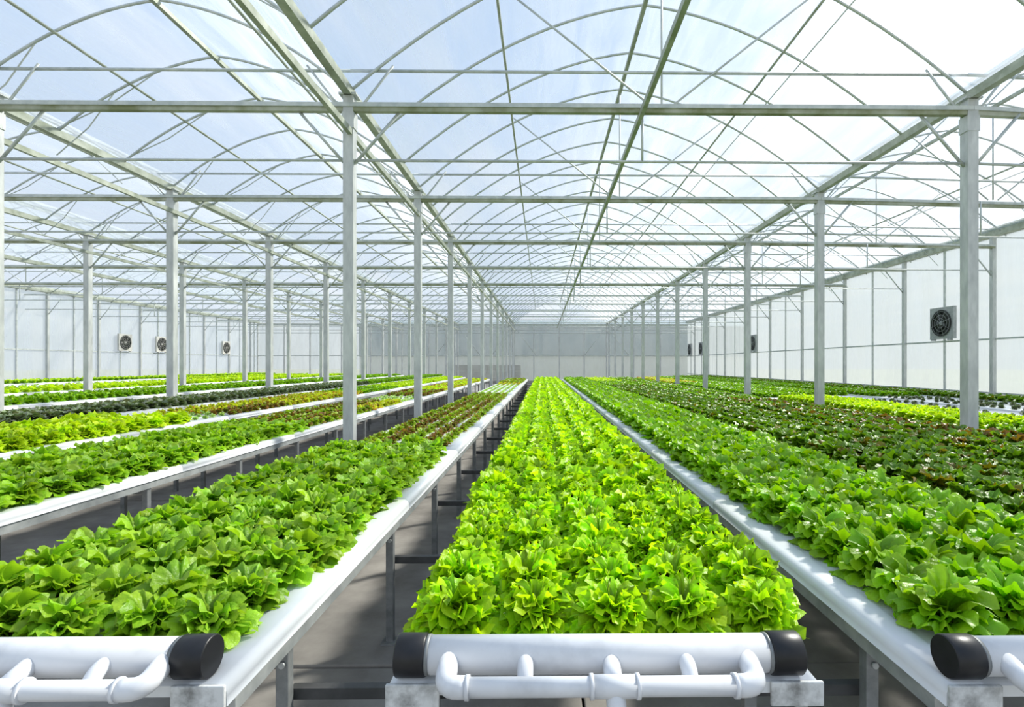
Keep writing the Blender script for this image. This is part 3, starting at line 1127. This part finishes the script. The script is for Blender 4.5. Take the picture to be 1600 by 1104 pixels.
crop('L3', W3, 7.4, 8.6, 'loose', 'pale', .22, scale=.42, ml=.2, mr=.2, lastlod=2, patch='pale patch beside the bright lime lettuce')
crop('L3', W3, 8.4, 10.2, 'loose', ['amber', 'amber', 'amber', 'red', 'red'], .2, scale=.72, single_to=12, ml=.14, mr=.14)
crop('L3', 'far third left bench', 10.3, 14.5, 'loose', 'amber', .2, scale=.75, single_to=14.5, ml=.14, mr=.14)
crop('L3', W3, 14.6, 18.0, 'loose', 'deep', .22, scale=.8, ml=.14, mr=.14, lastlod=3, patch='third bench left of the middle')
crop('L3', W3, 18.2, 32.5, 'loose', 'lime', .23, scale=.8, ml=.14, mr=.14, lastlod=3, patch='far half of the third left bench')
crop('L4', 'bench before the second left columns', 5.3, 19.0, 'broad', 'grey', .22, scale=.85, single_to=15, ml=.20, mr=.12, rows=5)
crop('L4', 'bench before the second left columns', 19.2, 33.0, 'broad', 'deep', .23, scale=.85, ml=.14, mr=.14, lastlod=3)
crop('L5', 'bench beyond the grey green one', 8.0, 33.5, 'loose', 'deep', .24, scale=.95, ml=.14, mr=.14, lastlod=3, single_to=13)
crop('L6', 'third bench from the far left wall', 11.5, 34.5, 'loose', 'lime', .27, rows=6, scale=1.0, ml=.14, mr=.14, lastlod=3)
crop('L7', 'second bench from the far left wall', 15, 24, 'loose', 'pale', .4, rows=4, scale=.4, ml=.3, mr=.3, lastlod=3)
crop('L7', 'second bench from the far left wall', 24.5, 35.5, 'loose', 'lime', .3, rows=5, scale=.9, ml=.16, mr=.16, lastlod=3)
crop('L8', 'bench nearest the far left wall', 17, 37.5, 'loose', ['lime', 'lime', 'deep'], .3, rows=6, scale=1.0, ml=.16, mr=.16, lastlod=3)
# right benches
crop('R2', 'second bench right of the middle', 1.85, 20.0, 'broad', 'dark', .21, scale=.98, single_to=14, ml=.12, mr=.12)
crop('R2', 'second bench right of the middle', 20.1, 25.0, 'broad', 'deep', .22, scale=.95, ml=.12, mr=.12, lastlod=3, patch='second right bench beyond the dark plants')
crop('R2', 'second bench right of the middle', 25.0, 32.0, 'broad', 'lime', .22, scale=.95, ml=.12, mr=.12, lastlod=3, patch='far end of the second right bench')
crop('R3', 'bench before the right columns', 2.65, 12.5, 'broad', ['dark', 'brown', 'dark', 'brown', 'brown'], .21, scale=.92, single_to=12, ml=.12, mr=.12)
crop('R3', 'bench before the right columns', 12.6, 32.5, 'broad', ['deep', 'dark'], .22, scale=.92, ml=.12, mr=.12, lastlod=2)
crop('R4', 'bench behind the right columns', 4.65, 7.2, 'loose', 'deep', .21, scale=.8, single_to=12, ml=.13, mr=.13)
crop('R4', 'bench behind the right columns', 7.3, 13.4, 'frilly', 'lime', .21, scale=.78, single_to=13.2, ml=.13, mr=.13)
crop('R4', 'bench behind the right columns', 14.2, 24.0, 'broad', 'deep', .22, scale=.85, ml=.13, mr=.13, lastlod=3, patch='middle stretch behind the right columns')
crop('R4', 'bench behind the right columns', 24.0, 33.5, 'loose', 'amber', .22, scale=.9, ml=.13, mr=.13, lastlod=3, patch='far end behind the right columns')
crop('R5', 'bench beyond the lime lettuce', 6.5, 13.0, 'loose', 'grey', .25, scale=.55, ml=.16, mr=.16, lastlod=3, skip=.35)
crop('R5', 'bench beyond the lime lettuce', 15.0, 35.5, 'broad', 'deep', .23, scale=.85, ml=.14, mr=.14, lastlod=3, patch='far stretch beyond the lime lettuce')
crop('R6', 'second bench from the sunny wall', 8.5, 14.0, 'loose', 'grey', .25, scale=.6, ml=.16, mr=.16, lastlod=3, skip=.3)
crop('R6', 'second bench from the sunny wall', 14.6, 37.5, 'broad', 'deep', .25, scale=.85, ml=.16, mr=.16, lastlod=3, patch='far stretch of second bench from the sunny wall')
crop('R7', 'bench nearest the sunny wall', 10.0, 39.0, 'broad', 'dark', .25, scale=.85, ml=.14, mr=.14, lastlod=3)
